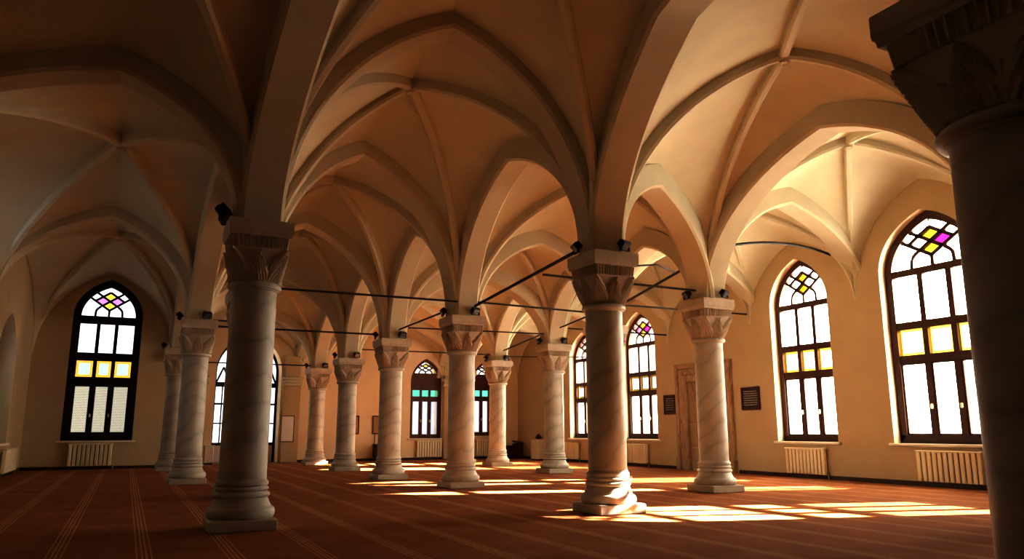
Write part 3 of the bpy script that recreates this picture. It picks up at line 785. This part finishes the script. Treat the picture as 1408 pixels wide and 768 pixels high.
cabinet('tall_cabinet',3.325,3.42,FY-.13,FY-.02,.41,'cab','tall narrow dark cabinet beside the first far window','cabinet',1)
cabinet('shoe_cabinet',2.43,2.56,FY-.12,FY-.02,.18,'cab','low dark shoe cabinet behind the column left of the far window','cabinet')
cabinet('white_cabinet',.705,.79,FY-.15,FY-.06,.185,'white','small white cabinet left of the glazed entrance','cabinet',1)
# lectern: step in front of a taller desk
lc=empty('lectern',(4.08,8.22,0))
m=MB(); m.rbox(.0,.095,-.05,.05,0,.175,.004); m.build('desk',M['cab'],lc)
m=MB(); rows=[[(-.004,-.058,.175),(.099,-.058,.175),(.099,.055,.198),(-.004,.055,.198)],[(-.004,-.058,.183),(.099,-.058,.183),(.099,.055,.206),(-.004,.055,.206)]]
m.add(rows[0]+rows[1],[(0,3,2,1),(4,5,6,7),(0,1,5,4),(1,2,6,5),(2,3,7,6),(3,0,4,7)]); m.build('sloped_top',M['cab'],lc)
m=MB(); m.rbox(-.095,-.002,-.05,.05,0,.140,.004); m.build('side_box',M['cab'],lc)
m=MB(); m.rbox(-.100,.0,-.055,.052,.140,.150,.002); m.build('lid',M['cab'],lc)
tag(lc,'small dark wooden lectern in the far right corner','lectern')
sd=cabinet('white_stand',4.06,4.18,7.62,7.76,.225,'white','white stand on the right wall beyond the farthest right window','stand',1)
kt=empty('black_pot',(4.12,7.69,.225)); m=MB(); m.lathe([(.018,0),(.030,.006),(.034,.022),(.028,.036),(.016,.042),(.017,.046)],24); m.build('body',M['black'],kt,smooth=40)
m=MB(); m.lathe([(.016,.046),(.012,.052),(.004,.055),(.005,.061),(.001,.063)],16); m.build('lid',M['black'],kt,smooth=40)
m=MB(); m.tube(bez((.030,0,.026),(.055,0,.030),(.030,0,.010)),.003); m.build('handle',M['black'],kt)
tag(kt,'small black pot standing on the white stand','pot')
cb=MB(); cb.tube([(0,0,0),(.002,0,.11)],.0035); cbo=cb.build('wall_cable',M['black']); cbo.location=(2.455*S,(FY-.004)*S,.18*S); tag(cbo,'thin dark cable running up from the low shoe cabinet','cable')

# ------------------------------------------------------------------ unseen tower added outside to keep sun off the largest window
mn=empty('sun_blocker_tower',(7.4,1.78,-.3))
m=MB(); m.lathe([(.36,0),(.36,.5),(.30,.6),(.29,3.2)],24); m.build('shaft',M['portal_in'],mn,smooth=30)
m=MB(); m.lathe([(.29,3.2),(.42,3.35),(.44,3.36),(.44,3.5),(.42,3.5)],24); m.build('balcony',M['portal_in'],mn,smooth=30)
m=MB(); m.lathe([(.24,3.4),(.24,4.2),(.27,4.22),(.01,5.1)],24); m.build('spire',M['roof'],mn,smooth=30)
tag(mn,'unseen stone tower added outside the right wall to shade its largest window','sun_blocker_tower')

# ------------------------------------------------------------------ light
world=bpy.data.worlds.new('World'); bpy.context.scene.world=world; world.use_nodes=True
nt=world.node_tree; nt.nodes.clear(); out=nt.nodes.new('ShaderNodeOutputWorld'); bg=nt.nodes.new('ShaderNodeBackground'); L(nt,bg.outputs[0],out.inputs[0])
tc=nt.nodes.new('ShaderNodeTexCoord'); dt=nt.nodes.new('ShaderNodeVectorMath'); dt.operation='DOT_PRODUCT'; L(nt,tc.outputs['Generated'],dt.inputs[0]); dt.inputs[1].default_value=(.94,-.34,.0)
L(nt,ramp(nt,dt.outputs['Value'],[(0,(.052,.052,.054)),(.34,(.09,.09,.085)),(.64,(.95,.87,.70)),(1,(1.0,.90,.71))]),bg.inputs['Color'])
bg.inputs['Strength'].default_value=12.5
SUN=Vector((.95,-.27,.46)).normalized()
ld=bpy.data.lights.new('sun','SUN'); ld.energy=66; ld.color=(1.0,.95,.80); ld.angle=math.radians(.6)
so=bpy.data.objects.new('sun',ld); C.objects.link(so); so.rotation_euler=SUN.to_track_quat('Z','Y').to_euler(); so.location=(30,-10,20)

# ------------------------------------------------------------------ camera
yaw,pitch,roll=[math.radians(a) for a in (26.264,11.096,-.105)]
fw=Vector((math.sin(yaw)*math.cos(pitch),math.cos(yaw)*math.cos(pitch),math.sin(pitch)))
r=Vector((math.cos(yaw),-math.sin(yaw),0)); u=r.cross(fw)
r2=r*math.cos(roll)+u*math.sin(roll); u2=-r*math.sin(roll)+u*math.cos(roll)
cd=bpy.data.cameras.new('camera'); cd.sensor_width=36; cd.lens=1055.5/1408*36; cd.clip_start=.05; cd.clip_end=500
co=bpy.data.objects.new('camera',cd); C.objects.link(co)
mw=Matrix((r2,u2,-fw)).transposed().to_4x4(); mw.translation=Vector((0,0,.3255*S)); co.matrix_world=mw
sc=bpy.context.scene; sc.camera=co
sc.view_settings.view_transform='Standard'; sc.view_settings.look='None'; sc.view_settings.exposure=1.72; sc.view_settings.gamma=.72
sc.cycles.max_bounces=14; sc.cycles.diffuse_bounces=8; sc.cycles.transparent_max_bounces=16
sc.cycles.sample_clamp_indirect=8
